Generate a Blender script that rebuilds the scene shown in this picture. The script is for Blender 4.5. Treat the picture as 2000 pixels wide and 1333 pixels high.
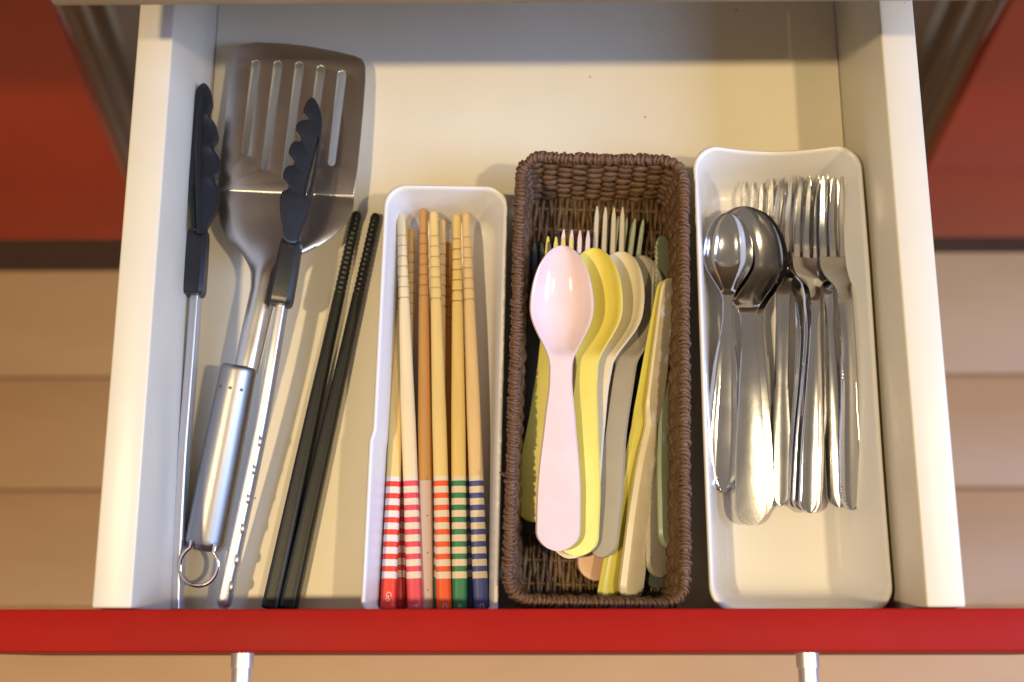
import bpy, bmesh, math, random
from mathutils import Vector, Matrix
random.seed(7)
for o in list(bpy.data.objects): bpy.data.objects.remove(o)
scene = bpy.context.scene
C = scene.collection
PI = math.pi

# ------------------------------------------------------------------ camera
FPX = 2477.9
AX = Vector((-0.01007773, 0.24951912, -0.96831743)).normalized()
RT = Vector((0.99994412, -0.0005777, -0.01055571))
RT = (RT - AX * RT.dot(AX)).normalized()
DN = AX.cross(RT).normalized()
CAM = Vector((-0.001036, 0.0, 0.714928))
cam = bpy.data.cameras.new('camera')
cam_o = bpy.data.objects.new('camera', cam)
C.objects.link(cam_o)
cam.sensor_width = 36.0
cam.lens = FPX / 2000 * 36
cam.clip_start = 0.01
cam.clip_end = 50
M = Matrix((RT, -DN, -AX)).transposed().to_4x4()
M.translation = CAM
cam_o.matrix_world = M
cam.dof.use_dof = True
cam.dof.focus_distance = 0.685
cam.dof.aperture_fstop = 5.0
scene.camera = cam_o

# ------------------------------------------------------------------ room light
world = bpy.data.worlds.new('World')
scene.world = world
world.use_nodes = True
wn = world.node_tree
bg = wn.nodes['Background']
bg.inputs['Color'].default_value = (1.0, 0.86, 0.72, 1)
bg.inputs['Strength'].default_value = 0.20

def lamp(name, loc, aim, power, color, size, size_y=None, spread=180):
    l = bpy.data.lights.new(name, 'AREA')
    l.energy = power
    l.color = color
    l.shape = 'RECTANGLE' if size_y else 'DISK'
    l.size = size
    if size_y: l.size_y = size_y
    l.spread = math.radians(spread)
    o = bpy.data.objects.new(name, l)
    C.objects.link(o)
    o.location = loc
    o.rotation_euler = (Vector(aim) - Vector(loc)).to_track_quat('-Z', 'Y').to_euler()
    return o
WARM = (1.0, 0.76, 0.41)
lamp('ceiling_lamp', (-0.62, -0.16, 1.62), (0, .15, 0), 13.6, WARM, 0.06)
lamp('ceiling_lamp', (0.68, -0.16, 1.62), (0, .15, 0), 8.6, (1.0, 0.78, 0.45), 0.06)
lamp('window_light', (1.75, -0.14, 1.30), (0, .15, 0.05), 38, (0.40, 0.58, 1.0), 0.75, 0.85)

scene.view_settings.view_transform = 'Standard'
scene.view_settings.look = 'None'
scene.view_settings.exposure = 0.30
scene.view_settings.gamma = 1.0
scene.view_settings.use_curve_mapping = False

# ------------------------------------------------------------------ helpers
def P(u, v, z):
    """point of the place at height z that the photograph shows at pixel (u, v)"""
    D = AX + RT * ((u - 1000) / FPX) + DN * ((v - 666.5) / FPX)
    return CAM + D * ((z - CAM.z) / D.z)

def tag(o, label=None, cat=None, group=None, kind=None):
    if label: o['label'] = label
    if cat: o['category'] = cat
    if group: o['group'] = group
    if kind: o['kind'] = kind
    return o

def empty(name, loc, label=None, cat=None, group=None, kind=None):
    o = bpy.data.objects.new(name, None)
    o.empty_display_size = 0.02
    C.objects.link(o)
    o.location = loc
    return tag(o, label, cat, group, kind)

def origin(o):
    v = Vector((0, 0, 0))
    while o:
        v += o.location
        o = o.parent
    return v

def link(name, me, mat, parent=None):
    o = bpy.data.objects.new(name, me)
    C.objects.link(o)
    if mat and not me.materials: me.materials.append(mat)
    if parent: o.parent = parent
    return o

def mesh(name, verts, faces, mat, parent=None, world_space=True, angle=35, recalc=False):
    """one mesh object; world-space vertices are moved into the parent's frame"""
    off = origin(parent) if (parent and world_space) else Vector((0, 0, 0))
    me = bpy.data.meshes.new(name)
    me.from_pydata([tuple(Vector(v) - off) for v in verts], [], faces)
    if recalc:
        b = bmesh.new(); b.from_mesh(me)
        bmesh.ops.recalc_face_normals(b, faces=b.faces)
        b.to_mesh(me); b.free()
    me.shade_smooth()
    me.set_sharp_from_angle(angle=math.radians(angle))
    return link(name, me, mat, parent)

def box(name, lo, hi, mat, parent=None, bev=0.0, seg=2, world_space=True):
    b = bmesh.new()
    bmesh.ops.create_cube(b, size=1)
    for v in b.verts:
        v.co = Vector((lo[i] + (v.co[i] + .5) * (hi[i] - lo[i]) for i in range(3)))
    if bev: bmesh.ops.bevel(b, geom=list(b.edges), offset=bev, segments=seg, affect='EDGES', profile=.5)
    vs = [v.co.copy() for v in b.verts]
    b.verts.index_update()
    fs = [[v.index for v in f.verts] for f in b.faces]
    b.free()
    return mesh(name, vs, fs, mat, parent, world_space, 50)

def rings(ring_list, close_ends=True, loop=False):
    vs, fs = [], []
    n = len(ring_list[0])
    for r in ring_list: vs += r
    k = len(ring_list)
    for i in range(k if loop else k - 1):
        a, b = i * n, ((i + 1) % k) * n
        for j in range(n):
            fs.append((a + j, a + (j + 1) % n, b + (j + 1) % n, b + j))
    if close_ends and not loop:
        fs.append(tuple(range(n - 1, -1, -1)))
        fs.append(tuple((k - 1) * n + j for j in range(n)))
    return vs, fs

def tube(pts, rad, n=8, loop=False, up=Vector((0, 0, 1))):
    pts = [Vector(p) for p in pts]
    k = len(pts)
    out = []
    for i, p in enumerate(pts):
        if loop: t = pts[(i + 1) % k] - pts[i - 1]
        else: t = pts[min(i + 1, k - 1)] - pts[max(i - 1, 0)]
        t.normalize()
        x = up.cross(t)
        if x.length < 1e-4: x = Vector((1, 0, 0)).cross(t)
        x.normalize()
        y = t.cross(x)
        r = rad[i] if isinstance(rad, (list, tuple)) else rad
        out.append([p + x * (r * math.cos(2 * PI * j / n)) + y * (r * math.sin(2 * PI * j / n)) for j in range(n)])
    return rings(out, True, loop)

def ip(keys):
    """smooth monotone interpolation through (x, y) keys"""
    xs = [k[0] for k in keys]; ys = [k[1] for k in keys]
    n = len(xs)
    dl = [(ys[i + 1] - ys[i]) / (xs[i + 1] - xs[i]) for i in range(n - 1)]
    m = [dl[0]] + [0 if dl[i - 1] * dl[i] <= 0 else 2 * dl[i - 1] * dl[i] / (dl[i - 1] + dl[i]) for i in range(1, n - 1)] + [dl[-1]]
    def f(x):
        if x <= xs[0]: return ys[0]
        if x >= xs[-1]: return ys[-1]
        i = 0
        while x > xs[i + 1]: i += 1
        h = xs[i + 1] - xs[i]; t = (x - xs[i]) / h
        return (ys[i] * (1 + 2 * t) * (1 - t) ** 2 + m[i] * h * t * (1 - t) ** 2
                + ys[i + 1] * t * t * (3 - 2 * t) + m[i + 1] * h * t * t * (t - 1))
    return f

def smooth_loop(pts, sub=4):
    n = len(pts); out = []
    for i in range(n):
        p0, p1, p2, p3 = (Vector(pts[(i + k - 1) % n]) for k in range(4))
        for j in range(sub):
            t = j / sub
            out.append(.5 * ((2 * p1) + (p2 - p0) * t + (2 * p0 - 5 * p1 + 4 * p2 - p3) * t * t + (3 * p1 - p0 - 3 * p2 + p3) * t ** 3))
    return out

def filled(name, outline, holes, thick, bevel, zf, mat, parent, angle=40):
    """a flat plate with holes, given as outlines in x and y, lifted by zf(x, y)"""
    cu = bpy.data.curves.new(name, 'CURVE')
    cu.dimensions = '2D'; cu.fill_mode = 'BOTH'
    cu.extrude = thick / 2; cu.bevel_depth = bevel; cu.bevel_resolution = 2
    cu.offset = -bevel
    for lp in [outline] + holes:
        s = cu.splines.new('POLY')
        s.points.add(len(lp) - 1)
        for p, q in zip(s.points, lp): p.co = (q[0], q[1], 0, 1)
        s.use_cyclic_u = True
    t = bpy.data.objects.new(name, cu)
    me = bpy.data.meshes.new_from_object(t)
    bpy.data.objects.remove(t); bpy.data.curves.remove(cu)
    off = origin(parent)
    for v in me.vertices:
        v.co.z += zf(v.co.x, v.co.y)
        v.co -= off
    b = bmesh.new(); b.from_mesh(me)
    bmesh.ops.remove_doubles(b, verts=b.verts, dist=1e-6)
    b.to_mesh(me); b.free()
    me.materials.clear()
    me.shade_smooth()
    me.set_sharp_from_angle(angle=math.radians(angle))
    return link(name, me, mat, parent)

# ------------------------------------------------------------------ materials
def mat(name, col, rough=.5, metal=0.0, var=0.0, vscale=20, bump=0.0, bscale=200, stretch=None, coat=0.0, spec=.5,
        rvar=0.0, col2=None, sss=0.0):
    m = bpy.data.materials.new(name); m.use_nodes = True
    nt = m.node_tree; N = nt.nodes; L = nt.links
    b = N['Principled BSDF']
    b.inputs['Base Color'].default_value = (*col, 1)
    b.inputs['Roughness'].default_value = rough
    b.inputs['Metallic'].default_value = metal
    b.inputs['Specular IOR Level'].default_value = spec
    if coat:
        b.inputs['Coat Weight'].default_value = coat
        b.inputs['Coat Roughness'].default_value = .06
    if sss:
        b.inputs['Subsurface Weight'].default_value = sss
        b.inputs['Subsurface Radius'].default_value = (.004, .003, .002)
        b.inputs['Subsurface Scale'].default_value = .5
    tc = N.new('ShaderNodeTexCoord'); mp = N.new('ShaderNodeMapping')
    L.new(tc.outputs['Object'], mp.inputs['Vector'])
    if stretch: mp.inputs['Scale'].default_value = stretch
    def noise(sc, det=6):
        n = N.new('ShaderNodeTexNoise'); n.inputs['Scale'].default_value = sc; n.inputs['Detail'].default_value = det
        n.inputs['Roughness'].default_value = .6
        L.new(mp.outputs['Vector'], n.inputs['Vector']); return n
    if var or col2:
        n = noise(vscale)
        r = N.new('ShaderNodeMix'); r.data_type = 'RGBA'
        c2 = col2 or tuple(c * (1 - var) for c in col)
        r.inputs['A'].default_value = (*[min(1, c * (1 + var * .4)) for c in col], 1)
        r.inputs['B'].default_value = (*c2, 1)
        rp = N.new('ShaderNodeMapRange'); rp.inputs['From Min'].default_value = .32; rp.inputs['From Max'].default_value = .68
        L.new(n.outputs['Fac'], rp.inputs['Value'])
        L.new(rp.outputs['Result'], r.inputs['Factor'])
        L.new(r.outputs['Result'], b.inputs['Base Color'])
    if rvar:
        n = noise(vscale * 1.7)
        rp = N.new('ShaderNodeMapRange'); rp.inputs['To Min'].default_value = max(.02, rough - rvar); rp.inputs['To Max'].default_value = rough + rvar
        L.new(n.outputs['Fac'], rp.inputs['Value']); L.new(rp.outputs['Result'], b.inputs['Roughness'])
    if bump:
        n = noise(bscale, 4)
        bp = N.new('ShaderNodeBump'); bp.inputs['Strength'].default_value = bump; bp.inputs['Distance'].default_value = .0006
        L.new(n.outputs['Fac'], bp.inputs['Height']); L.new(bp.outputs['Normal'], b.inputs['Normal'])
    return m

def specks(m, col, scale, thr):
    """a few small crumbs and marks on a surface"""
    nt = m.node_tree; N = nt.nodes; L = nt.links
    b = N['Principled BSDF']
    tc = N.new('ShaderNodeTexCoord')
    v = N.new('ShaderNodeTexVoronoi'); v.inputs['Scale'].default_value = scale; v.inputs['Randomness'].default_value = 1
    L.new(tc.outputs['Object'], v.inputs['Vector'])
    lt = N.new('ShaderNodeMath'); lt.operation = 'LESS_THAN'; lt.inputs[1].default_value = thr
    L.new(v.outputs['Distance'], lt.inputs[0])
    mx = N.new('ShaderNodeMix'); mx.data_type = 'RGBA'
    src = b.inputs['Base Color'].links
    if src: L.new(src[0].from_socket, mx.inputs['A'])
    else: mx.inputs['A'].default_value = b.inputs['Base Color'].default_value
    mx.inputs['B'].default_value = (*col, 1)
    L.new(lt.outputs['Value'], mx.inputs['Factor'])
    L.new(mx.outputs['Result'], b.inputs['Base Color'])
    return m

LAM = mat('cream_laminate', (.76, .71, .61), .38, var=.05, vscale=14, bump=.05, bscale=90)
FLR = mat('drawer_bottom_laminate', (.78, .72, .585), .42, var=.06, vscale=9, bump=.06, bscale=70)
specks(FLR, (.30, .24, .16), 38, .026)
specks(LAM, (.45, .40, .32), 46, .020)
RED = mat('red_lacquer', (.35, .009, .006), .50, var=.14, vscale=9, bump=.08, bscale=500, spec=.10, rvar=.08)
REDD = mat('red_door_lacquer', (.44, .026, .008), .22, var=.18, vscale=5, coat=.6)
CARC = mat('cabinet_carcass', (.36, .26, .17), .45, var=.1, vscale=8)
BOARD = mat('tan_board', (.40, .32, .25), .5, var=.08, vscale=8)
DARK = mat('toe_kick_board', (.06, .028, .022), .6, var=.2)
WOOD = mat('floor_board_wood', (.68, .40, .185), .5, var=.08, vscale=4, stretch=(1, 4, 1), bump=.12, bscale=60, col2=(.63, .36, .155))
SEAM = mat('floor_underlay', (.40, .23, .11), .8, var=.1)
ALU = mat('satin_aluminium', (.86, .85, .88), .38, .9)
DIMP = mat('handle_dimple', (.16, .15, .15), .4, .8)
CHROME = mat('chrome', (.82, .81, .82), .12, 1.0)
STEEL = mat('polished_steel', (.68, .67, .67), .11, 1.0, bump=.02, bscale=500, rvar=.05, vscale=30)
STEEL2 = mat('worn_steel', (.62, .61, .61), .17, 1.0, bump=.04, bscale=700, rvar=.06, vscale=40)
BRUSH = mat('brushed_steel', (.34, .34, .36), .42, 1.0, bump=.10, bscale=700, rvar=.06, vscale=25, stretch=(1, .06, 1))
BLADE = mat('satin_steel', (.74, .73, .74), .30, 1.0, bump=.012, bscale=900, rvar=.05, vscale=30)
RAIL = mat('slide_rail_metal', (.45, .42, .38), .35, .8)
NYLON = mat('black_silicone', (.016, .017, .022), .34, var=.2, vscale=60, bump=.06, bscale=400)
BLACKW = mat('black_resin', (.012, .013, .012), .42, var=.3, vscale=80, bump=.12, bscale=900)
WHITE = mat('white_plastic', (.80, .79, .81), .30, var=.02, vscale=15, sss=.0)
WHITE2 = mat('white_tray_plastic', (.84, .82, .80), .26, var=.02, vscale=12)
specks(WHITE2, (.42, .22, .10), 52, .020)
WICK = mat('brown_paper_cord', (.150, .078, .038), .55, var=.45, vscale=160, bump=.8, bscale=420)
WICK2 = mat('brown_rim_cord', (.165, .082, .042), .50, var=.4, vscale=140, bump=.7, bscale=500, col2=(.085, .045, .028))
WICKF = mat('straw_brown_cord', (.14, .078, .033), .5, var=.5, vscale=180, bump=.8, bscale=420)

# ------------------------------------------------------------------ the setting
FZ = -0.70
floor = box('wood_floor', (-1.6, -1.0, FZ - .03), (1.6, .75, FZ - .006), SEAM)
tag(floor, 'light brown wooden floor boards below the drawer', kind='structure')
seam0 = .1935
for i in range(-9, 2):
    y0 = seam0 + .1295 * i
    y1 = y0 + .1295 - .0013 if i < 1 else .72   # the last board runs on under the cabinet
    for x0, x1 in ((-1.6, 1.6),):
        p = box('plank', (x0, y0 + .0013, FZ - .006), (x1, y1, FZ), WOOD, floor, .0015)

cab = empty('kitchen_cabinet', (0, .5, FZ), 'glossy red kitchen cabinet fronts behind the open drawer, cream inside', 'cabinet')
# lower fronts: slabs that lean back a little, so their inner edges run as in the photograph
def front(sx, e0, e1, xo):
    p0 = Vector(e0); p1 = Vector(e1)          # top and bottom of the inner edge
    d = (p1 - p0)
    top = p0 - d * 2.2
    nrm = Vector((0, -1, 0)) - d * (Vector((0, -1, 0)).dot(d) / d.dot(d))
    nrm.normalize()
    bk = -nrm * .020
    b = bmesh.new()
    q = [top, p1, Vector((xo, p1.y, p1.z)), Vector((xo, top.y, top.z))]
    vv = [b.verts.new(v) for v in q] + [b.verts.new(v + bk) for v in q]
    for f in ((0, 1, 2, 3), (7, 6, 5, 4), (0, 4, 5, 1), (1, 5, 6, 2), (2, 6, 7, 3), (3, 7, 4, 0)):
        b.faces.new([vv[i] for i in f])
    bmesh.ops.recalc_face_normals(b, faces=b.faces)
    bmesh.ops.bevel(b, geom=list(b.edges), offset=.003, segments=3, affect='EDGES', profile=.5)
    b.verts.index_update()
    vs = [v.co.copy() for v in b.verts]; fs = [[v.index for v in f.verts] for f in b.faces]
    b.free()
    return mesh('door', vs, fs, REDD, cab, True, 50), top, p1, bk
def on_x(u, v, x):
    D = AX + RT * ((u - 1000) / FPX) + DN * ((v - 666.5) / FPX)
    return CAM + D * ((x - CAM.x) / D.x)
for sx, xe, a, b_ in ((-1, -.400, (97, 0), (289, 470)), (1, .402, (1977, 0), (1740, 466))):
    e0 = on_x(a[0], a[1], xe); e1 = on_x(b_[0], b_[1], xe)
    dr, top, bot, bk = front(sx, e0, e1, sx * 1.5)
    # cabinet side board behind the front's inner edge
    q = []
    for pt in (top + bk * 1.1, bot + bk * 1.1):
        q.append(pt)
    x_in, x_out = xe + sx * .001, xe + sx * .019
    vs = []
    for x in (x_in, x_out):
        vs += [(x, q[0].y, q[0].z), (x, 1.2, q[0].z), (x, 1.2, q[1].z), (x, q[1].y, q[1].z)]
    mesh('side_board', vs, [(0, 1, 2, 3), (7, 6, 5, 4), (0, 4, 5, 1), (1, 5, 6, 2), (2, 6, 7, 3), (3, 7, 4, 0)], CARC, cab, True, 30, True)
    # upright slide rails on the side board
    dv = (bot - top)
    for off, wd, th in ((.045, .012, .006), (.085, .020, .010)):
        base = [top + Vector((0, off, 0)), bot + Vector((0, off, 0))]
        vs = []
        for x in (xe - sx * th, xe + sx * .0005):
            vs += [(x, base[0].y, base[0].z), (x, base[0].y + wd, base[0].z), (x, base[1].y + wd, base[1].z), (x, base[1].y, base[1].z)]
        mesh('slide_rail', vs, [(0, 1, 2, 3), (7, 6, 5, 4), (0, 4, 5, 1), (1, 5, 6, 2), (2, 6, 7, 3), (3, 7, 4, 0)], RAIL, cab, True, 30, True)
    box('toe_kick', (min(sx * .30, sx * 1.5), bot.y + .012, FZ), (max(sx * .30, sx * 1.5), bot.y + .030, bot.z + .012), DARK, cab)
box('unseen_worktop', (-1.5, .315, .232), (1.5, 1.02, .262), CARC, cab, .002)  # out of view, added overhead to keep the back of the drawer shaded
box('back_board', (-.44, 1.0, FZ), (.46, 1.02, .3), CARC, cab)

# pull-out board above the drawer
sl = P(105, 12, .174); sr = P(1945, 6, .174)
shelf = empty('pull_out_board', ((sl.x + sr.x) / 2, .45, .174), 'cream pull-out board above the drawer, only its front edge in view', 'board')
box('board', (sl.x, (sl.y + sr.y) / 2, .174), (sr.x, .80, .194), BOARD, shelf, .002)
box('runner', (sl.x - .004, .40, .176), (sl.x - .0005, .80, .190), RAIL, shelf)
box('runner', (sr.x + .0005, .40, .176), (sr.x + .004, .80, .190), RAIL, shelf)

# ------------------------------------------------------------------ the drawer
HZ = .0882
WI = .1925
drawer = empty('kitchen_drawer', (0, .2, -.012), 'open cream kitchen drawer with a red front panel', 'drawer')
YB = .0277; YF = .0076
LEN1 = .47
box('side_panel', (-.2120, YB + .0006, -.012), (-WI, LEN1, HZ), LAM, drawer, .0012)
box('side_panel', (WI, YB + .0006, -.012), (.2115, LEN1, HZ), LAM, drawer, .0012)
box('bottom_panel', (-WI + .0005, YB + .0006, -.008), (WI - .0005, LEN1 - .014, 0), FLR, drawer)
box('back_panel', (-WI + .0005, LEN1 - .0135, -.012), (WI - .0005, LEN1 - .0005, HZ - .004), LAM, drawer, .001)
fp = box('front_panel', (-.30, YF, -.10), (.30, YB, .0890), RED, drawer, .0008, 3)
hp0 = P(473, 1303, .03); hp1 = P(1578, 1303, .03)
bar = tube([(hp0.x - .02, YF - .032, .03), (hp1.x + .02, YF - .032, .03)], .0052, 16)
handle = mesh('handle', bar[0], bar[1], CHROME, drawer, True, 50)
for hp in (hp0, hp1):
    vs, fs = tube([(hp.x, YF + .001, .03), (hp.x, YF - .0075, .03), (hp.x, YF - .0077, .03), (hp.x, YF - .029, .03)], [.0060, .0060, .0053, .0053], 20)
    mesh('handle_post', vs, fs, ALU, handle, True, 40)

# ------------------------------------------------------------------ trays
def rrect(hx, hy, r0, n=6, rf=None):
    out = []
    f = rf or r0
    for cx, cy, a0, r in ((hx - r0, hy - r0, 0, r0), (-hx + r0, hy - r0, 90, r0), (-hx + f, -hy + f, 180, f), (hx - f, -hy + f, 270, f)):
        for i in range(n + 1):
            a = math.radians(a0 + 90 * i / n)
            out.append((cx + r * math.cos(a), cy + r * math.sin(a)))
    return out

def densify(loop, step):
    out = []
    n = len(loop)
    for i in range(n):
        a, b = Vector(loop[i]), Vector(loop[(i + 1) % n])
        k = max(1, int((b - a).length / step))
        for j in range(k): out.append(a + (b - a) * (j / k))
    return out

def tray(name, c, yaw, hx, hy, h, draft, r, material, label, group, rimz=None, lip=None, front=False):
    root = empty(name, (c[0], c[1], .0006), label, 'tray', group)
    root.rotation_euler = (0, 0, yaw)
    base = densify(rrect(hx, hy, r, 8, .0035 if front else None), .006)
    def level(ins, z, top=0.0, lp=0.0):
        out = []
        for p in base:
            x, y = p
            sx = (hx - ins) / hx; sy = (hy - ins) / hy
            e = lip(x, y) * lp if lip else 0
            zz = z + (rimz(x, y) * top if rimz else 0)
            k = math.hypot(x, y)
            ex = -e if x < r - hx else 0
            out.append(Vector((x * sx + ex, y * sy if y > 0 or not front else y * (1 - ins * .35 / hy), zz)))
        return out
    t = .0019
    # outside going up, over the lip, inside going down
    prof = [(draft + .012, 0, 0, 0), (draft + .004, 0, 0, 0), (draft + .001, .0012, 0, 0), (draft, .004, 0, 0), (draft * .35, h * .6, .6, .3), (.0012, h - .0035, 1, 1), (.0002, h - .003, 1, 1),
            (-.0006, h - .0012, 1, 1), (0, h - .0002, 1, 1), (.0008, h + .0001, 1, 1), (.0016, h - .0006, 1, 1), (.0022, h - .002, 1, 1),
            (draft * .45 + t, h * .5, .5, .4), (draft + t - .0006, .0078, .1, 0), (draft + t + .0008, .0050, 0, 0), (draft + t + .0032, .0030, 0, 0), (draft + t + .0065, .0022, 0, 0), (draft + .014, .0020, 0, 0)]
    R = [level(*q) for q in prof]
    vs, fs = rings(R, True)
    mesh('tray_shell', vs, fs, material, root, False, 70, True)
    return root

TR1 = tray('white_tray', (-.0475, .1455), math.radians(-1.3), .0343, .1174, .045, .0055, .012, WHITE,
           'narrow white plastic tray holding wooden chopsticks', 'white plastic cutlery trays',
           None, lambda x, y: .0016 if y < -.026 else 0.0, True)
TR2 = tray('white_tray', (.1419, .1570), 0.0, .0470, .1295, .044, .0095, .014, WHITE2,
           'wide white plastic tray holding the metal spoons and forks', 'white plastic cutlery trays',
           lambda x, y: (-.0080 * max(0, 1 - (x / .036) ** 2) ** 1.2 if abs(y) > .118 else 0) + (.0015 * math.sin(y * 24)), None)

# ------------------------------------------------------------------ basket
bc = Vector((.0388, .1535, 0)); byaw = math.radians(-1.8)
BHX, BHY, BH = .0452, .1215, .0535
bas = empty('wicker_basket', (bc.x, bc.y, .0008), 'dark brown woven basket holding pastel plastic cutlery', 'basket')
bas.rotation_euler = (0, 0, byaw)
per = densify(rrect(BHX, BHY, .012, 5), .0012)
def resample(loop, n):
    L = [0]
    m = len(loop)
    for i in range(m): L.append(L[-1] + (Vector(loop[(i + 1) % m]) - Vector(loop[i])).length)
    out = []; k = 0
    for j in range(n):
        s = L[-1] * j / n
        while L[k + 1] < s: k += 1
        a, b = Vector(loop[k % m]), Vector(loop[(k + 1) % m])
        out.append(a + (b - a) * ((s - L[k]) / max(1e-9, L[k + 1] - L[k])))
    return out
NST = 76
path = resample(per, NST * 4)
def nrm_at(i):
    n = len(path)
    t = (path[(i + 1) % n] - path[i - 1]).normalized()
    return Vector((t.y, -t.x))
def flare(z): return -.0045 * (1 - z / BH)
rows = 14
for rI in range(rows):
    z = .0065 + rI * (BH - .0108) / (rows - 1)
    pts = []
    ph = rI % 2
    j1, j2, j3 = random.uniform(0, 6), random.uniform(0, 6), random.uniform(0, 6)
    for i, p in enumerate(path):
        w = math.sin(2 * PI * (i / 8.0) + PI * ph) * .0015
        n = nrm_at(i)
        q = p + n * (w + flare(z))
        pts.append((q.x, q.y, z + .0009 * math.sin(i * .11 + j1) + .0008 * math.sin(i * .37 + j2) + (.0006 * math.sin(i * .05 + j3) if rI > 9 else 0)))
    vs, fs = tube(pts, [(.00205 if rI < 11 else .0021) * (1 + .16 * math.sin(i * 1.13 + j2) + .1 * math.sin(i * .31 + j1)) for i in range(len(pts))], 6, True)
    mesh('strand', vs, fs, WICK, bas, False, 80)
for k in range(NST):
    p = path[k * 4]; n = nrm_at(k * 4)
    vs, fs = tube([(p.x + n.x * flare(z), p.y + n.y * flare(z), z) for z in (.003, .02, .04, BH - .002)], .0014, 6)
    mesh('stake', vs, fs, WICK, bas, False, 80)
# bottom weave
nb = 34
for k in range(nb):
    x = -BHX + .006 + (2 * BHX - .012) * k / (nb - 1)
    pts = []
    for i in range(90):
        y = -BHY + .0048 + (2 * BHY - .0096) * i / 89
        pts.append((x + .0006 * math.sin(i * .5 + k * 2.1), y, .0042 + .0009 * math.sin(2 * PI * i / 10 + PI * (k % 2))))
    vs, fs = tube(pts, [.00135 * (1 + .2 * math.sin(i * .9 + k)) for i in range(90)], 6)
    mesh('bottom_strand', vs, fs, WICKF, bas, False, 80)
for k in range(18):
    y = -BHY + .012 + (2 * BHY - .024) * k / 17
    vs, fs = tube([(-BHX + .008, y, .0040), (0, y, .0040), (BHX - .008, y, .0040)], .0015, 6)
    mesh('cross_strand', vs, fs, WICKF, bas, False, 80)
# rim: a core with cord wrapped round it
NW = 290
rp = resample(per, NW)
def rimz(i): return BH + .0007 * math.sin(i * .19) + .0004 * math.sin(i * .53)
vs, fs = tube([(p.x, p.y, rimz(i)) for i, p in enumerate(rp)], .0023, 8, True)
mesh('rim', vs, fs, WICK2, bas, False, 80)
vs, fs = tube([(p.x, p.y, rimz(i) - .0034) for i, p in enumerate(rp)], .0017, 6, True)
mesh('rim_light_stop', vs, fs, WICK, bas, False, 80)  # plain cord added under the rim to block window light through the weave
wraps = []
for q in range(5):
    pts = []
    for j in range(14):
        a = 2 * PI * j / 14
        rr = .0024 * (1 + .06 * math.sin(a * 2 + q))
        pts.append((.0011 * math.sin(a * 1 + .4), rr * math.cos(a), rr * math.sin(a)))
    vs, fs = tube(pts, [.00092 * (1 + .28 * math.sin(a * 3 + q * 1.7)) for a in range(14)], 6, True, Vector((1, 0, 0)))
    me = bpy.data.meshes.new('wrap'); me.from_pydata([tuple(v) for v in vs], [], fs); me.shade_smooth()
    me.materials.append(WICK2)
    wraps.append(me)
for i, p in enumerate(rp):
    o = bpy.data.objects.new('rim_wrap', random.choice(wraps))
    C.objects.link(o); o.parent = bas
    t = rp[(i + 1) % NW] - rp[i - 1]
    o.location = (p.x + random.uniform(-.0003, .0003), p.y + random.uniform(-.0003, .0003), rimz(i) + random.uniform(-.0003, .0003))
    o.rotation_euler = (random.uniform(-.5, .5), random.uniform(-.25, .25), math.atan2(t.y, t.x) + random.uniform(-.35, .35))
    s = random.uniform(.92, 1.12)
    o.scale = (random.uniform(.9, 1.4), s, s)
vs, fs = tube([(-BHX - .001, -.057, BH - .006), (-BHX - .004, -.0565, BH - .004), (-BHX - .0065, -.0555, BH - .003)], [.0014, .0012, .0003], 6)
mesh('loose_cord_end', vs, fs, WICK2, bas, False, 80)

# ------------------------------------------------------------------ flatware builders
def spaced(a, b, n, ea=False, eb=False):
    out = []
    for i in range(n + 1):
        t = i / n
        if ea and eb: t = .5 - .5 * math.cos(PI * t)
        elif ea: t = 1 - math.cos(PI / 2 * t)
        elif eb: t = math.sin(PI / 2 * t)
        out.append(a + (b - a) * t)
    return out

def slab(name, parent, material, ys, wf, zf, tf, df, xf=None, ridge=None, m=13, angle=48, lipw=None):
    """a piece swept along y: half width wf, height zf, thickness tf, hollow df"""
    R = []
    for y in ys:
        w = max(wf(y), .00012); z = zf(y); t = tf(y) if callable(tf) else tf
        d = df(y) if callable(df) else df
        x0 = xf(y) if xf else 0.0
        e = min(.45, .5 * t / w)
        up, dn = [], []
        for i in range(m):
            l = -1 + 2 * i / (m - 1)
            l2 = l * (1 - e * .55)
            k = 1 - l2 * l2 if lipw is None else max(0, 1 - (abs(l2) / (1 - lipw)) ** 3.0)
            h = z - d * k
            if ridge: h += ridge(l, y)
            up.append(Vector((x0 + w * l2, y, h)))
            hb = z - d * k - t * (1 if lipw is None else (.55 + .45 * k if k > 0 else .55))
            dn.append(Vector((x0 + w * l2, y, hb)))
        R.append(up + [Vector((x0 + w, y, z - t * .5))] + dn[::-1] + [Vector((x0 - w, y, z - t * .5))])
    vs, fs = rings(R, True)
    return mesh(name, vs, fs, material, parent, False, angle, True)

def place(root, A, B, roll=0):
    y = (B - A).normalized()
    x = y.cross(Vector((0, 0, 1))).normalized()
    z = x.cross(y)
    m = Matrix((x, y, z)).transposed()
    m = m @ Matrix.Rotation(math.radians(roll), 3, 'Y')
    root.matrix_world = Matrix.Translation(A) @ m.to_4x4()

def endround(y, re): return math.sqrt(max(0, 1 - ((re - y) / re) ** 2)) if y < re else 1.0

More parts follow.
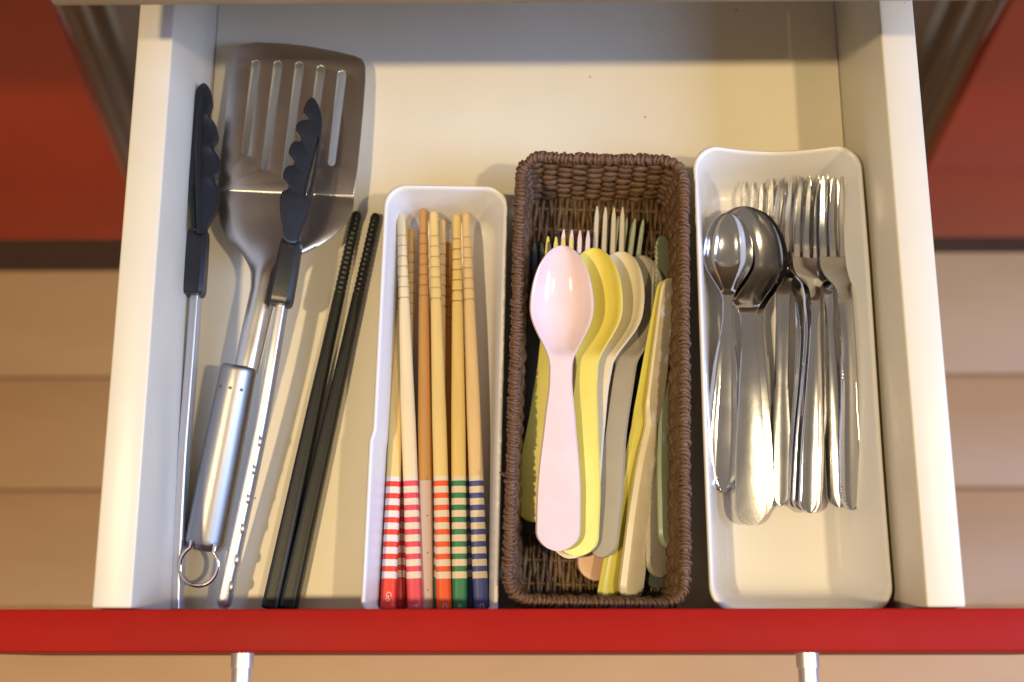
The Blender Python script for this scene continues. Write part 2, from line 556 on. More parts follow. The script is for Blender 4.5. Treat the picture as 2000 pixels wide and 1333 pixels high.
def spoon(name, material, A, B, bw, bl, neck, endw, depth, thick, label, group, roll=0, arch=.006, ridge=None, pointed=.008, egg=.55, hollow=.0005, rim=.04):
    A, B = Vector(A), Vector(B)
    L = (B - A).length
    root = empty(name, (0, 0, 0), label, 'spoon', group)
    yc = L - bl * egg; a = bl * egg; yn = L - bl * 1.12
    hk = ip([(0, endw / 2), (L * .16, endw / 2 * .99), (L * .42, endw * .35), (yn * .93, neck / 2), (yn, neck / 2)])
    def wf(y):
        if y >= yc: return bw / 2 * math.sqrt(max(0, 1 - ((y - yc) / a) ** 2))
        if y > yn:
            u = (y - yn) / (yc - yn)
            s = math.sin(PI / 2 * u) ** 1.7
            return neck / 2 + (bw / 2 - neck / 2) * s
        return hk(y) * endround(y, pointed)
    def df(y):
        q = (y - (L - bl * .5)) / (bl * .52)
        b = depth * max(0, 1 - q * q) ** .75
        return b if y > yn else -hollow * math.sin(PI * min(1, y / yn))
    zk = ip([(0, 0), (L * .2, arch * .55), (yn * .75, arch), (yn, arch * .78), (yc, .0005), (L, .0015)])
    slab('handle', root, material, spaced(0, yn, 46, ea=True), wf, zk, thick, df, None, ridge)
    slab('bowl', root, material, spaced(yn, L, 44, eb=True), wf, zk, thick * .75, df, m=27, lipw=rim)
    place(root, A, B, roll)
    return root

def fork(name, material, A, B, hw, tl, neck, endw, thick, label, group, roll=0, arch=.006, ridge=None, pointed=.008, dip=.0055, flat=False, splay=.96, hn=46, tip=.45):
    A, B = Vector(A), Vector(B)
    L = (B - A).length
    root = empty(name, (0, 0, 0), label, 'fork', group)
    yr = L - tl; hl = tl * .62; yn = yr - hl
    hk = ip([(0, endw / 2), (L * .15, endw / 2 * .99), (L * .38, endw * .34), (yn * .92, neck / 2), (yn, neck / 2)])
    hh = ip([(yn, neck / 2), (yn + hl * .28, neck / 2 * 1.12), (yn + hl * .62, hw / 2 * .86), (yn + hl * .85, hw / 2), (yr, hw / 2)])
    wf = lambda y: hk(y) * endround(y, pointed) if y <= yn else hh(y)
    zk = ip([(0, 0), (L * .2, arch * .5), (yn * .8, arch), (yn, arch * .85), (yr - hl * .2, -dip * .5), (yr + tl * .25, -dip * .8), (L, .002)])
    df = lambda y: (-.0008 * min(1, (yn - y) / .02) if y < yn else .0012 * min(1, (y - yn) / (hl * .6)))
    slab('handle', root, material, spaced(0, yn, hn, ea=True), wf, zk, thick, df, None, ridge)
    hd = slab('head', root, material, spaced(yn, yr, 20), wf, zk, lambda y: thick * .85, df, m=15)
    pitch = hw / 4
    for i in range(4):
        xc = (-1.5 + i) * pitch
        tw = ip([(yr - .0003, pitch * .5 * .80), (yr + tl * .1, pitch * .5 * .70), (yr + tl * .85, pitch * .5 * tip), (L, pitch * .5 * tip * .35)])
        d0 = .0012 * (1 - (xc / (hw / 2)) ** 2)
        zt = lambda y, d0=d0: zk(y) - d0
        xt = lambda y, xc=xc: xc * (1 + (splay - 1) * (y - yr) / tl)
        slab('tine', hd, material, spaced(yr + .0001, L, 14, eb=True), tw, zt, thick * .8, 0, xt, None, 5)
    place(root, A, B, roll)
    return root

def knife(name, material, A, B, endw, bladew, thick, label, group, roll=0, serr=False, neck=.008, bfrac=.46):
    A, B = Vector(A), Vector(B)
    L = (B - A).length
    root = empty(name, (0, 0, 0), label, 'knife', group)
    yn = L * (1 - bfrac)
    hk = ip([(0, endw / 2), (L * .2, endw / 2), (yn * .75, endw * .40), (yn, neck / 2)])
    bk = ip([(yn, neck / 2), (yn + .012, bladew / 2), (L - bladew * .8, bladew / 2 * .95), (L, bladew / 2 * .8)])
    def wf(y):
        if y <= yn: return hk(y) * endround(y, endw * .5)
        w = bk(y) * (endround(L - y, bladew * .5))
        if serr and yn + .02 < y < L - .006: w += .0007 * math.sin(y * 2 * PI / .0028)
        return w
    tf = ip([(0, thick), (yn, thick * .8), (yn + .015, thick * .45), (L, thick * .4)])
    slab('handle', root, material, spaced(0, yn, 30, ea=True), wf, ip([(0, 0), (L, 0.0)]), tf, lambda y: -.0008)
    slab('blade', root, material, spaced(yn, L, 90 if serr else 30, eb=not serr), wf, lambda y: 0, tf, lambda y: -.0002)
    place(root, A, B, roll)
    return root

# ------------------------------------------------------------------ metal cutlery in the wide tray
SG = 'metal spoons in the wide white tray'
FG = 'metal forks in the wide white tray'
def border(w0, w1, amp, beads=0):
    def r(l, y):
        a = abs(l)
        if a < w0 or a > w1 or y > .085: return 0
        v = amp * math.sin(PI * (a - w0) / (w1 - w0))
        v *= min(1, max(0, (.085 - y) / .03))
        if beads: v *= .35 + .65 * abs(math.sin(y * PI / beads))
        return v
    return r
spoon('metal_spoon', STEEL, P(1414, 963, .0075), P(1429, 424, .0255), .0285, .046, .0055, .0215, .0065, .0017,
      'small steel spoon nested under the topmost small spoon', SG, arch=.004, pointed=.0105, ridge=border(.55, .98, .0009))
spoon('metal_spoon', STEEL, P(1411, 955, .0105), P(1424, 416, .0300), .0285, .046, .0055, .0215, .0075, .0017,
      'small polished spoon lying on top, its bowl mirroring red and white', SG, arch=.004, pointed=.0105, ridge=border(.55, .98, .0009))
spoon('metal_spoon', STEEL2, P(1482, 1010, .0100), P(1464, 408, .0200), .0430, .060, .0085, .0170, .0080, .0018,
      'large round steel spoon mostly hidden under another large spoon', SG, arch=.007, pointed=.010, egg=.52)
spoon('metal_spoon', STEEL2, P(1467, 1027, .0150), P(1453, 404, .0245), .0435, .060, .0085, .0172, .0095, .0019,
      'large round satin steel spoon with a plain rounded handle', SG, arch=.007, pointed=.010, egg=.52, hollow=.0006)
fork('metal_fork', STEEL2, P(1487, 965, .0050), P(1478, 356, .0160), .0215, .045, .006, .0150, .0016,
     'steel fork with only its tines showing above the round spoon', FG, arch=.005)
fork('metal_fork', STEEL2, P(1523, 989, .0075), P(1534, 348, .0190), .0215, .044, .0080, .0118, .0018,
     'steel fork with a flat plain handle beside the large spoon', FG, arch=.006, roll=-12)
fork('metal_fork', STEEL, P(1568, 998, .0090), P(1570, 346, .0210), .0215, .045, .0060, .0135, .0017,
     'steel fork nested left under the smooth lined fork', FG, arch=.008, roll=16, pointed=.0065)
fork('metal_fork', STEEL, P(1640, 992, .0080), P(1608, 342, .0200), .0215, .045, .0060, .0135, .0017,
     'steel fork half hidden under the beaded fork', FG, arch=.007, roll=-18)
fork('metal_fork', STEEL2, P(1556, 994, .0062), P(1543, 358, .0175), .0215, .045, .0060, .0130, .0017,
     'steel fork lowest in the middle stack, its outline just left of the others', FG, arch=.008, roll=24, pointed=.0065)
fork('metal_fork', STEEL, P(1583, 1003, .0150), P(1590, 350, .0260), .0225, .046, .0060, .0135, .0018,
     'steel fork with a smooth lined handle at the middle of the pile', FG, arch=.008, ridge=border(.80, .97, .0004), pointed=.0068)
fork('metal_fork', STEEL2, P(1664, 997, .0150), P(1634, 346, .0310), .0225, .046, .0080, .0140, .0018,
     'steel fork with a beaded handle edge, topmost at the right', FG, arch=.008, ridge=border(.70, .98, .0010, .0018), pointed=.012, hn=260)

# ------------------------------------------------------------------ plastic cutlery in the basket
def plastic(name, c, rough=.36): return mat(name, c, rough, var=.07, vscale=45, bump=.06, bscale=350, rvar=.08)
PINK = plastic('pink_plastic', (.85, .67, .70), .16)
YEL = plastic('yellow_plastic', (.82, .70, .15))
YEL2 = plastic('lemon_plastic', (.76, .69, .15))
CRM = plastic('cream_plastic', (.80, .70, .50))
TAU = plastic('taupe_plastic', (.41, .37, .31))
SAGE = plastic('sage_plastic', (.36, .42, .29))
SLATE = plastic('slate_plastic', (.10, .115, .105))
PEACH = plastic('peach_plastic', (.76, .47, .34))
IVORY = plastic('pale_grey_plastic', (.66, .61, .54))
GREYG = plastic('grey_green_plastic', (.36, .40, .36))
PS = 'plastic spoons in the basket'; PF = 'plastic forks in the basket'; PK = 'plastic knives in the basket'
KW = dict(bw=.0345, bl=.059, neck=.0125, endw=.0235, depth=.0088, thick=.0030, arch=.004, pointed=.0105, egg=.58, rim=.10)
fork('plastic_fork', SLATE, P(1037, 1045, 0.0120), P(1051, 475, .0270), .0190, .036, .011, .0210, .003, 'dark grey-green plastic fork at the left wall of the basket', PF, arch=.003, pointed=.010, dip=.002, tip=.55, roll=-20)
fork('plastic_fork', YEL2, P(1062, 1015, 0.0180), P(1110, 470, 0.0220), .0190, .036, .011, .0210, .003, 'yellow plastic fork behind the other yellow fork', PF, arch=.003, pointed=.010, dip=.002, tip=.55)
fork('plastic_fork', YEL, P(1040, 1020, 0.0285), P(1094, 464, 0.0300), .0190, .036, .011, .0215, .003, 'lemon yellow plastic fork left of the pink spoon', PF, arch=.003, pointed=.010, dip=.002, tip=.55, roll=-14)
fork('plastic_fork', GREYG, P(1150, 1040, 0.0090), P(1212, 434, 0.0120), .0200, .038, .011, .0210, .003, 'grey-green plastic fork lowest behind the pale forks', PF, arch=.003, pointed=.010, dip=.002, tip=.55)
fork('plastic_fork', SAGE, P(1150, 1045, 0.0100), P(1232, 428, 0.0145), .0200, .038, .011, .0210, .003, 'sage plastic fork leaning right behind the cream spoon', PF, arch=.003, pointed=.010, dip=.002, tip=.55)
fork('plastic_fork', IVORY, P(1172, 1045, 0.0110), P(1191, 406, 0.0190), .0205, .040, .011, .0210, .003, 'pale grey plastic fork with the highest tines in the basket', PF, arch=.003, pointed=.010, dip=.002, tip=.55)
fork('plastic_fork', PEACH, P(1162, 1135, .0125), P(1200, 545, .0160), .0190, .036, .011, .0210, .003, 'peach plastic fork with only its handle end showing below', PF, arch=.002, pointed=.010, dip=.001, tip=.55)
fork('plastic_fork', PINK, P(1096, 1050, 0.0180), P(1125, 451, 0.0255), .0195, .038, .011, .0210, .003, 'pink plastic fork showing its tines above the pink spoon', PF, arch=.002, pointed=.010, dip=.002, tip=.6)
spoon('plastic_spoon', TAU, P(1172, 1089, .0320), P(1254, 500, .0280), label='taupe grey plastic spoon behind the cream spoon', group=PS, roll=-20, **{**KW, 'endw': .0172})
spoon('plastic_spoon', CRM, P(1108, 1091, 0.0270), P(1217, 492, 0.0365), label='cream plastic spoon between the yellow and taupe spoons', group=PS, roll=-15, **KW)
spoon('plastic_spoon', YEL, P(1124, 1087, 0.0355), P(1162, 485, 0.0480), label='yellow plastic spoon right behind the pink spoon', group=PS, roll=-11, **KW)
spoon('plastic_spoon', PINK, P(1089, 1077, 0.0460), P(1099, 480, 0.0605), label='pale pink plastic spoon on top of the basket pile', group=PS, **KW)
knife('plastic_knife', SLATE, P(1285, 1150, .0100), P(1262, 540, .0120), .0200, .016, .0035, 'dark slate plastic knife at the bottom of the basket', PK, roll=20)
knife('plastic_knife', GREYG, P(1302, 1098, .0150), P(1286, 522, .0200), .0190, .016, .0036, 'grey-green plastic knife between the taupe and sage knives', PK, roll=45)
knife('plastic_knife', SAGE, P(1311, 1072, 0.0200), P(1297, 461, 0.0270), .0180, .017, .0035, 'sage green serrated plastic knife along the right basket wall', PK, roll=50, serr=True)
knife('plastic_knife', TAU, P(1290, 1128, 0.0180), P(1294, 505, 0.0260), .0190, .0165, .0036, 'taupe plastic knife standing on edge near the right wall', PK, roll=42)
knife('plastic_knife', CRM, P(1236, 1179, .0250), P(1311, 544, .0370), .0195, .0155, .0055, 'cream plastic knife on edge beside the yellow knife', PK, roll=52)
knife('plastic_knife', YEL2, P(1187, 1182, .0220), P(1301, 548, .0370), .0128, .0100, .0050, 'yellow plastic knife on edge leaning across the basket', PK, roll=34)

# ------------------------------------------------------------------ chopsticks
def stick_mat(name, wood, paint, pale, y_solid, period, count, y_groove, plain=False, gr=.55):
    m = mat(name, wood, .46, var=.22, vscale=70, stretch=(1, .05, 1), bump=.12, bscale=500)
    nt = m.node_tree; N = nt.nodes; L = nt.links
    b = N['Principled BSDF']
    tc = N.new('ShaderNodeTexCoord'); sp = N.new('ShaderNodeSeparateXYZ')
    L.new(tc.outputs['Object'], sp.inputs['Vector'])
    def mth(op, a, bb):
        n = N.new('ShaderNodeMath'); n.operation = op
        for i, q in enumerate((a, bb)):
            if q is None: continue
            if isinstance(q, (int, float)): n.inputs[i].default_value = q
            else: L.new(q, n.inputs[i])
        return n.outputs[0]
    def mix(f, a, bb):
        n = N.new('ShaderNodeMix'); n.data_type = 'RGBA'
        L.new(f, n.inputs['Factor'])
        for k, q in (('A', a), ('B', bb)):
            if isinstance(q, tuple): n.inputs[k].default_value = (*q, 1)
            else: L.new(q, n.inputs[k])
        return n.outputs['Result']
    y = sp.outputs['Y']
    src = b.inputs['Base Color'].links[0].from_socket
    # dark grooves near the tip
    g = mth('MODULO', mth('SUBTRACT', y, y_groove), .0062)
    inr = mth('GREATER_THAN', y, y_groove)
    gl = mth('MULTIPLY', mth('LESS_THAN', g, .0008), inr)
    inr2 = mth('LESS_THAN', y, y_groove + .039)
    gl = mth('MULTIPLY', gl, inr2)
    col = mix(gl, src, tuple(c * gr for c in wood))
    end = y_solid + period * count
    if plain:
        col = mix(mth('LESS_THAN', y, end), col, paint)
    else:
        fr = mth('MODULO', mth('SUBTRACT', y, y_solid), period)
        st = mth('GREATER_THAN', fr, period * .55)
        stripes = mix(st, pale, paint)
        rest = mix(mth('LESS_THAN', y, end + .0025), col, pale)
        col = mix(mth('LESS_THAN', y, end), rest, stripes)
        col = mix(mth('LESS_THAN', y, y_solid), col, paint)
    L.new(col, b.inputs['Base Color'])
    return m

def chopstick(tip_px, mid_px, z0, z1, wood, paint, label, name='chopstick', r0=.0041, r1=.0024, plain=False, group='wooden chopsticks in the narrow white tray', pale=(.74, .64, .52), text=None, v_stripe=941, mat_override=None, gr=.55):
    A0 = P(mid_px[0], mid_px[1], z0); B = P(tip_px[0], tip_px[1], z1)
    d = (B - A0).normalized()
    A = A0 - d * .0006           # a little of the end lies behind the front panel
    L = (B - A).length
    root = empty(name, (0, 0, 0), label, 'chopstick', group)
    s_end = (P(mid_px[0], v_stripe, z0) - A).length
    period = .0066
    ysol = s_end - period * 8
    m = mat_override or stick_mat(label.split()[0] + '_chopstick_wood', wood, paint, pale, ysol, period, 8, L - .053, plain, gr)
    ys = [0, .0006, .0014] + [.003 + (L - .006) * i / 150 for i in range(151)] + [L - .0012, L - .0004, L]
    R = []
    for y in ys:
        t = y / L
        r = r0 * (1 - .08 * t) if t < .45 else r0 * .964 + (r1 - r0 * .964) * (t - .45) / .55
        if y < .0014: r *= .8 + .2 * math.sqrt(y / .0014)
        if y > L - .0013: r *= .55 + .45 * math.sqrt(max(0, (L - y) / .0013))
        g = (y - (L - .053))
        if 0 < g < .039: r *= 1 - .10 * (1 if (g % .0062) < .0012 else 0)
        sq = 4.5 if t < .5 else 4.5 - 2.5 * (t - .5) / .5
        ring = []
        for j in range(16):
            a = 2 * PI * j / 16 + PI / 16
            c, s = math.cos(a), math.sin(a)
            k = (abs(c) ** sq + abs(s) ** sq) ** (-1 / sq)
            ring.append(Vector((r * k * c, y, r * k * s)))
        R.append(ring[::-1])
    vs, fs = rings(R, True)
    mesh('shaft', vs, fs, m, root, False, 60, True)
    if text:
        cu = bpy.data.curves.new('t', 'FONT'); cu.body = text; cu.size = .0042 if text == 'Go' else .0034; cu.extrude = .00008
        cu.align_x = 'CENTER'; cu.align_y = 'CENTER'
        t = bpy.data.objects.new('t', cu); me = bpy.data.meshes.new_from_object(t)
        bpy.data.objects.remove(t)
        me.transform(Matrix.Translation((.0004, .0062 if text == 'Go' else .0018, r0 * 1.0 + .00012)) @ Matrix.Rotation(-PI / 2, 4, 'Z'))
        me.materials.clear()
        link('lettering', me, PRINT, root)
    if plain == 'dots':
        for k in range(4):
            vs, fs = [], []
            yy = .004 + .0200 * k + .006
            for j in range(6):
                a = 2 * PI * j / 6
                vs += [Vector((.0012 + .00055 * math.cos(a), yy + .00055 * math.sin(a), r0 * 1.0 + .0001))]
            mesh('dot', vs, [(0, 1, 2, 3, 4, 5)], GREYDOT, root, False)
    place(root, A, B)
    return root
PRINT = mat('white_print', (.70, .55, .50), .5)
GREYDOT = mat('grey_print', (.16, .17, .16), .5)
RD, PK_, OR, GN, BL = (.78, .045, .020), (.72, .055, .085), (.80, .085, .012), (.022, .20, .105), (.055, .075, .30)
W_PALE, W_YEL, W_TAN, W_BR = (.80, .66, .40), (.80, .59, .22), (.78, .58, .33), (.52, .26, .075)
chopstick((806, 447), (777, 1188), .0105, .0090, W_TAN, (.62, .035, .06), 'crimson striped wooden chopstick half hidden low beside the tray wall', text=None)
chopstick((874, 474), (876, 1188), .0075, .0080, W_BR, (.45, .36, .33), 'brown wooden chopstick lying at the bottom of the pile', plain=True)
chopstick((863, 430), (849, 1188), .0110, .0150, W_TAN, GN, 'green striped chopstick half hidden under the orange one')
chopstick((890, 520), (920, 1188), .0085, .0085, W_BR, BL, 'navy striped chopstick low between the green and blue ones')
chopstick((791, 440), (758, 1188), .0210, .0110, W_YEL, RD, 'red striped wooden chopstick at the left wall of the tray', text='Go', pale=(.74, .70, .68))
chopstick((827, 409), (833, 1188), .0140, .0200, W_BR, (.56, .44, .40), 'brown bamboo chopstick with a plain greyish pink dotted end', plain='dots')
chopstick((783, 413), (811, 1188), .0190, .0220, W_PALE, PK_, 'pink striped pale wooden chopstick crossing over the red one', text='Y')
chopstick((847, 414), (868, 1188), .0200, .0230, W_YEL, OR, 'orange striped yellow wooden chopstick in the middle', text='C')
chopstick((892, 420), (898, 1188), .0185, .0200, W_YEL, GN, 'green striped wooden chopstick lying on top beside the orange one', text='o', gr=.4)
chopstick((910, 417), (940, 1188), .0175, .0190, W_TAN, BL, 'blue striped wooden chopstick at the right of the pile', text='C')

def cooking_stick(tip_px, mid_px, label):
    A0 = P(*mid_px, .0055); B = P(*tip_px, .0042)
    d = (B - A0).normalized(); A = A0 - d * .0008
    L = (B - A).length
    root = empty('cooking_chopstick', (0, 0, 0), label, 'chopstick', 'black cooking chopsticks on the drawer bottom')
    ys = [0, .001] + [.002 + (L - .004) * i / 400 for i in range(401)] + [L - .001, L - .0003, L]
    R = []
    yn = L * .78
    for y in ys:
        t = y / L
        r = .0049 + (.0029 - .0049) * t
        if y < .001: r *= .85
        if y > L - .0021: r *= .5 + .5 * math.sqrt(max(0, (L - y) / .0021))
        if yn < y < L - .006: r *= .90 + .13 * (.5 + .5 * math.sin((y - yn) * 2 * PI / .0031))
        sq = 6 if t < .35 else max(2, 6 - 4 * (t - .35) / .3)
        ring = []
        for j in range(20):
            a = 2 * PI * j / 20 + PI / 20
            c, s = math.cos(a), math.sin(a)
            k = (abs(c) ** sq + abs(s) ** sq) ** (-1 / sq)
            ring.append(Vector((r * k * c, y, r * k * s)))
        R.append(ring)
    k = next(i for i, y in enumerate(ys) if y > yn)
    vs, fs = rings(R[:k + 1], True); mesh('shaft', vs, fs, BLACKW, root, False, 70, True)
    vs, fs = rings(R[k:], True); mesh('ridged_tip', vs, fs, BLACKW, root, False, 70, True)
    place(root, A, B)
cooking_stick((698, 414), (529, 1188), 'black cooking chopstick with ridged tip, next to the spatula')
cooking_stick((735, 418), (563, 1188), 'black cooking chopstick with ridged tip, next to the white tray')

# ------------------------------------------------------------------ spatula
sp = empty('spatula', (-.12, .15, 0), 'steel slotted spatula with a tubular handle and hanging ring', 'spatula')
YT = P(580, 90, .012).y; YC = P(560, 376, .017).y
def bz(x, y): return .0185 - (y - YC) / (YT - YC) * .0065
def PB(u, v):
    z = .015
    for _ in range(5):
        p = P(u, v, z); z = bz(p.x, p.y)
    return p
out_px = [(425, 371), (431, 300), (441, 225), (450, 150), (456, 112), (461, 96), (472, 88), (500, 84), (550, 85.5), (600, 91), (650, 100), (693, 110), (708, 117), (714, 130), (714, 160),
          (710, 215), (705, 270), (699, 330), (691, 384)]
out = [PB(*p).xy for p in out_px]
holes = []
def slot(t, b, w0, w1):
    t, b = Vector(t), Vector(b)
    d = (b - t).normalized(); n = Vector((-d.y, d.x))
    L = []
    for i in range(9):
        a = PI * i / 8
        L.append(t + (n * math.cos(a) - d * math.sin(a)) * w0)
    for i in range(9):
        a = PI * i / 8
        L.append(b + (-n * math.cos(a) + d * math.sin(a)) * w1)
    return [PB(*p).xy for p in L]
for t, b in (((500, 128), (479, 298)), ((543, 129), (517, 326)), ((585, 131), (557, 350)), ((627, 138), (600, 340)), ((668, 148), (648, 319))):
    holes.append(slot(t, b, 8.5, 6.5))
filled('blade', out, holes, .0008, .0003, bz, BLADE, sp)
# shoulder and neck: a hollowed sheet that narrows into a half tube
rows_px = [((425, 367), (691.5, 380), .0179), ((424, 400), (690, 402), .0195), ((427, 430), (681, 425), .0210), ((438, 455), (664, 447), .0230), ((457, 478), (636, 468), .0255), ((473, 497), (600, 488), .0285),
           ((482, 514), (566, 505), .0310), ((487, 532), (547, 524), .0330), ((487, 552), (541, 546), .0340), ((480, 590), (533, 586), .0345), ((469, 640), (520, 640), .0340), ((459, 690), (508, 692), .0335), ((452, 722), (500, 726), .0330)]
R = []
fine = []
keys = list(range(len(rows_px)))
fl = [ip([(k, rows_px[k][a][c]) for k in keys]) for a in (0, 1) for c in (0, 1)]
fz = ip([(k, rows_px[k][2]) for k in keys])
for i in range(61):
    k = (len(keys) - 1) * i / 60
    z = fz(k)
    l = P(fl[0](k), fl[1](k), z); r = P(fl[2](k), fl[3](k), z)
    w = (r - l).length / 2
    cv = min(.0042, .0012 + .0030 * min(1, max(0, (k - 1) / 6.0))) if k > .0 else .0004
    cv = .0004 + (cv - .0004) * min(1, k / 1.5)
    up, dn = [], []
    for j in range(17):
        s = -1 + 2 * j / 16
        p = l.lerp(r, (s + 1) / 2)
        h = -cv * max(0, (abs(s) - .35) / .65) ** 2.2 if k > 4 else -cv * max(0, (abs(s) - .80) / .20) ** 1.5
        mixk = min(1, max(0, (k - 2) / 4))
        h = (-cv * max(0, (abs(s) - .80) / .20) ** 1.5) * (1 - mixk) + (-cv * abs(s) ** 2.4) * mixk
        up.append(p + Vector((0, 0, h + .0004)))
        dn.append(p + Vector((0, 0, h - .0006)))
    R.append(up + dn[::-1])
vs, fs = rings(R, True)
mesh('neck', vs, fs, BLADE, sp, True, 60, True)
hA = P(467, 718, .0300); hB = P(400, 1064, .0128)
hd_ = (hB - hA)
hl = hd_.length; hdir = hd_.normalized()
pts, rad = [], []
for s, r in ((-.001, .0084), (0, .0094), (.0006, .0097), (.002, .0099), (.010, .0101), (.03, .0105), (.06, .0110), (hl - .004, .0114), (hl - .0015, .01145), (hl - .0005, .0112), (hl, .0108), (hl + .0012, .0104), (hl + .0022, .0095), (hl + .0028, .007)):
    pts.append(hA + hdir * s); rad.append(r)
vs, fs = tube(pts, rad, 40)
hdl = mesh('handle', vs, fs, BRUSH, sp, True, 40)
for du in (-22, 1, 22):
    c = P(460 + du, 764 + du * .1, .0310)
    ax = hA + hdir * .012
    x = hdir.cross(Vector((0, 0, 1))).normalized()
    up = x.cross(hdir)
    a = {-22: -.62, 1: 0, 22: .62}[du]
    p = ax + (x * math.sin(a) + up * math.cos(a)) * .01012
    nn = (x * math.sin(a) + up * math.cos(a))
    vs, fs = tube([p - nn * .0004, p + nn * .00022, p + nn * .0004], [.0009, .0009, .0006], 12)
    mesh('dimple', vs, fs, DIMP, hdl, True, 40)
rc = P(389, 1105, .0222)
ringpts = []
x = hdir; yv = hdir.cross(Vector((0, 0, 1))).normalized()
for i in range(49):
    a = math.radians(38 + (360 - 76) * i / 48)
    ringpts.append(rc + (-x * math.cos(a) * .0108 + yv * math.sin(a) * .0104))
ringpts = [ringpts[0] - x * .004] + ringpts + [ringpts[-1] - x * .004]
vs, fs = tube(ringpts, .00115, 12)
mesh('hanging_ring', vs, fs, CHROME, sp, True, 60)

# ------------------------------------------------------------------ tongs
tg = empty('tongs', (-.16, .15, 0), 'steel serving tongs with scalloped black silicone tips, lying beside the spatula', 'tongs')
def arm(px, half, tall, side):
    """px: (u, v, z) down the arm; a folded strip with rounded edges"""
    k = list(range(len(px)))
    fu, fv, fzz = (ip([(i, px[i][c]) for i in k]) for c in range(3))
    R = []
    pts = [P(fu(len(k[:-1]) * i / 60), fv(len(k[:-1]) * i / 60), fzz(len(k[:-1]) * i / 60)) for i in range(61)]
    for i, p in enumerate(pts):
        t = (pts[min(i + 1, 60)] - pts[max(i - 1, 0)]).normalized()
        x = t.cross(Vector((0, 0, 1))).normalized() * -side
        hw = half(i / 60)
        sec = [(-1, -tall), (-1, -.0012), (-.8, -.0003), (-.5, 0), (.5, 0), (.8, -.0003), (1, -.0012), (1, -tall), (.72, -tall), (.70, -.0022), (-.70, -.0022), (-.72, -tall)]
        R.append([p + x * (a * hw) + Vector((0, 0, h)) for a, h in sec])
    vs, fs = rings(R, True)
    o = mesh('arm', vs, fs, CHROMEB, tg, True, 40, True)
    return o, pts
CHROMEB = mat('tongs_steel', (.60, .60, .64), .40, .85, rvar=.05, vscale=40, bump=.02, bscale=600)
ra, rpts = arm([(551, 575, .0420), (533, 680, .0400), (507, 830, .0340), (480, 960, .0290), (452, 1090, .0240), (437, 1160, .0215), (431, 1189, .0200)], ip([(0, .0026), (.5, .0029), (.9, .0031), (.955, .0026), (.97, .0016), (1, .0016)]), .010, 1)
la, lpts = arm([(380, 560, .0300), (368, 720, .0280), (354, 900, .0250), (346, 1050, .0220), (342, 1140, .0200), (341, 1189, .0190)], ip([(0, .0026), (.6, .0028), (1, .0028)]), .009, -1)
def bumps(o, pxs, z, r, side):
    for (u, v), zz in zip(pxs, z):
        c = P(u, v, zz)
        pts, rad = [], []
        R = []
        for i in range(7):
            a = PI / 2 * i / 6
            R.append([c + Vector((side * r * .95 * math.sin(a), r * 1.5 * math.cos(a) * math.cos(2 * PI * j / 12), r * .95 * math.cos(a) * math.sin(2 * PI * j / 12))) for j in range(12)])
        vs, fs = rings(R, True)
        mesh('grip_bump', vs, fs, CHROMEB, o, True, 60, True)
bumps(ra, [(506, 862), (494, 917), (483, 974), (472, 1032), (461, 1093), (450, 1146)], [.0322, .0298, .0274, .0252, .0230, .0214], .0021, 1)
bumps(la, [(350, 850), (346, 905), (342, 960), (339, 1018), (337, 1075)], [.0245, .0235, .0225, .0212, .0200], .0022, -1)
# hinge: the spring plate that joins the arms under the drawer front
e0 = rpts[-1]; e1 = lpts[-1]
box('hinge', (e1.x - .001, YB + .0009, .008), (e0.x + .001, YB + .0022, .017), CHROMEB, tg, .0004)

def pxloop(pts, z, sub=4):
    return [P(p[0], p[1], z).xy for p in smooth_loop([Vector((a, b, 0)) for a, b in pts], sub)]
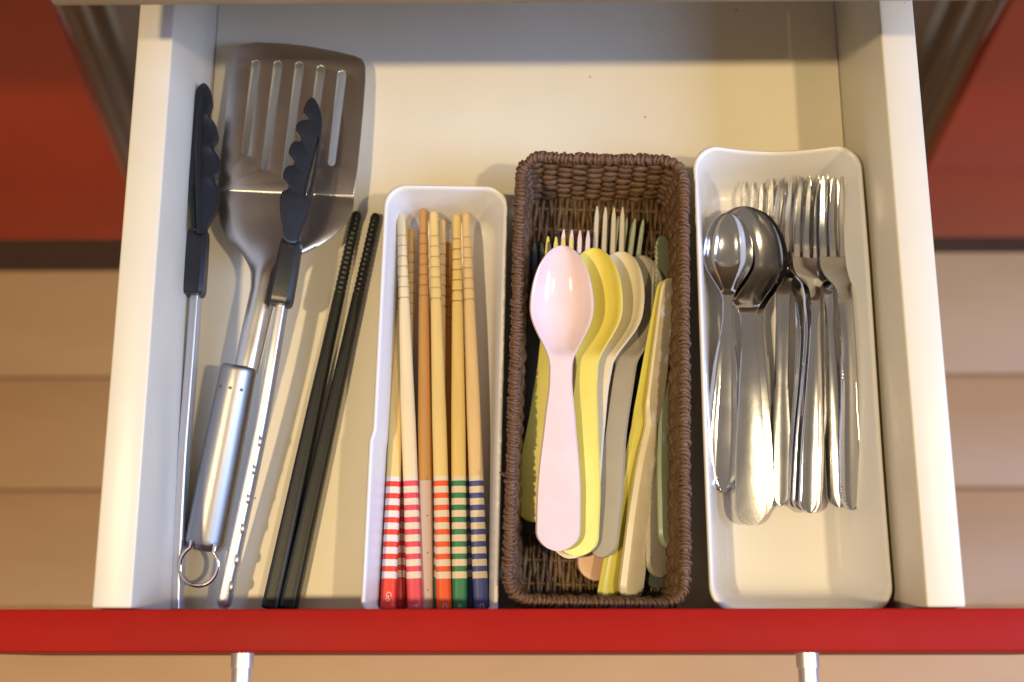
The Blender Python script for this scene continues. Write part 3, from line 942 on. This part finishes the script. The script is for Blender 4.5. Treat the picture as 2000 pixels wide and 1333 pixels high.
# right tip
rt = [(612, 191), (602, 198), (596, 212), (593, 226), (601, 236), (590, 240), (582, 250), (580, 264), (589, 280), (577, 284), (570, 296), (568, 312), (577, 328), (566, 334), (559, 346), (558, 362), (567, 376),
      (556, 386), (552, 404), (553, 430), (557, 455), (562, 480), (582, 480), (590, 455), (603, 410), (614, 355), (622, 300), (627, 250), (627, 225), (622, 205)]
ct = P(592, 330, .046)
def rz(x, y): return .0475 - .55 * (x - ct.x) - .02 * (y - ct.y)
def slit():
    q = [(620, 270), (622, 268), (614, 320), (606, 365), (598, 386), (596, 385), (602, 350), (611, 310)]
    return [P(a, b, .0465).xy for a, b in q]
filled('silicone_tip', pxloop(rt, .0465), [slit()], .0032, .0009, rz, NYLON, tg)
lt = [(405, 170), (394, 172), (384, 186), (377, 215), (372, 260), (370, 310), (371, 365), (374, 410), (378, 455), (400, 455), (406, 440), (420, 405), (425, 370), (417, 350), (425, 330), (425, 305), (415, 288), (423, 268), (420, 243), (410, 226), (415, 205), (412, 180)]
cl = P(395, 310, .034)
def lz(x, y): return .0370 - 1.1 * max(0, x - cl.x) + .25 * (x - cl.x) - .01 * (y - cl.y)
filled('silicone_tip', pxloop(lt, .034), [], .0040, .0012, lz, NYLON, tg, 50)
# ridge along the back of the left tip
rid = [P(u, v, .0385) for u, v in ((397, 182), (389, 230), (386, 290), (387, 350), (388, 410), (390, 458))]
vs, fs = tube(rid, [.0014, .0019, .0021, .0020, .0019, .0021], 8)
mesh('tip_ridge', vs, fs, NYLON, tg, True, 60)
def collar(a, b, w, h):
    a, b = Vector(a), Vector(b)
    d = (b - a).normalized(); x = d.cross(Vector((0, 0, 1))).normalized()
    R = []
    for s, k in ((0, .72), (.03, .86), (.12, .93), (.5, 1.0), (.9, 1.03), (.97, .98), (1, .88)):
        p = a.lerp(b, s)
        sec = []
        for j in range(16):
            an = 2 * PI * j / 16 + PI / 16
            c, sn = math.cos(an), math.sin(an)
            q = (abs(c) ** 6 + abs(sn) ** 6) ** (-1 / 6)
            sec.append(p + x * (c * q * w * k) + Vector((0, 0, sn * q * h * k)))
        R.append(sec)
    vs, fs = rings(R, True)
    mesh('collar', vs, fs, NYLON, tg, True, 35, True)
collar(P(571, 470, .0440), P(547, 597, .0405), .0062, .0062)
collar(P(389, 450, .0320), P(378, 578, .0290), .0060, .0062)
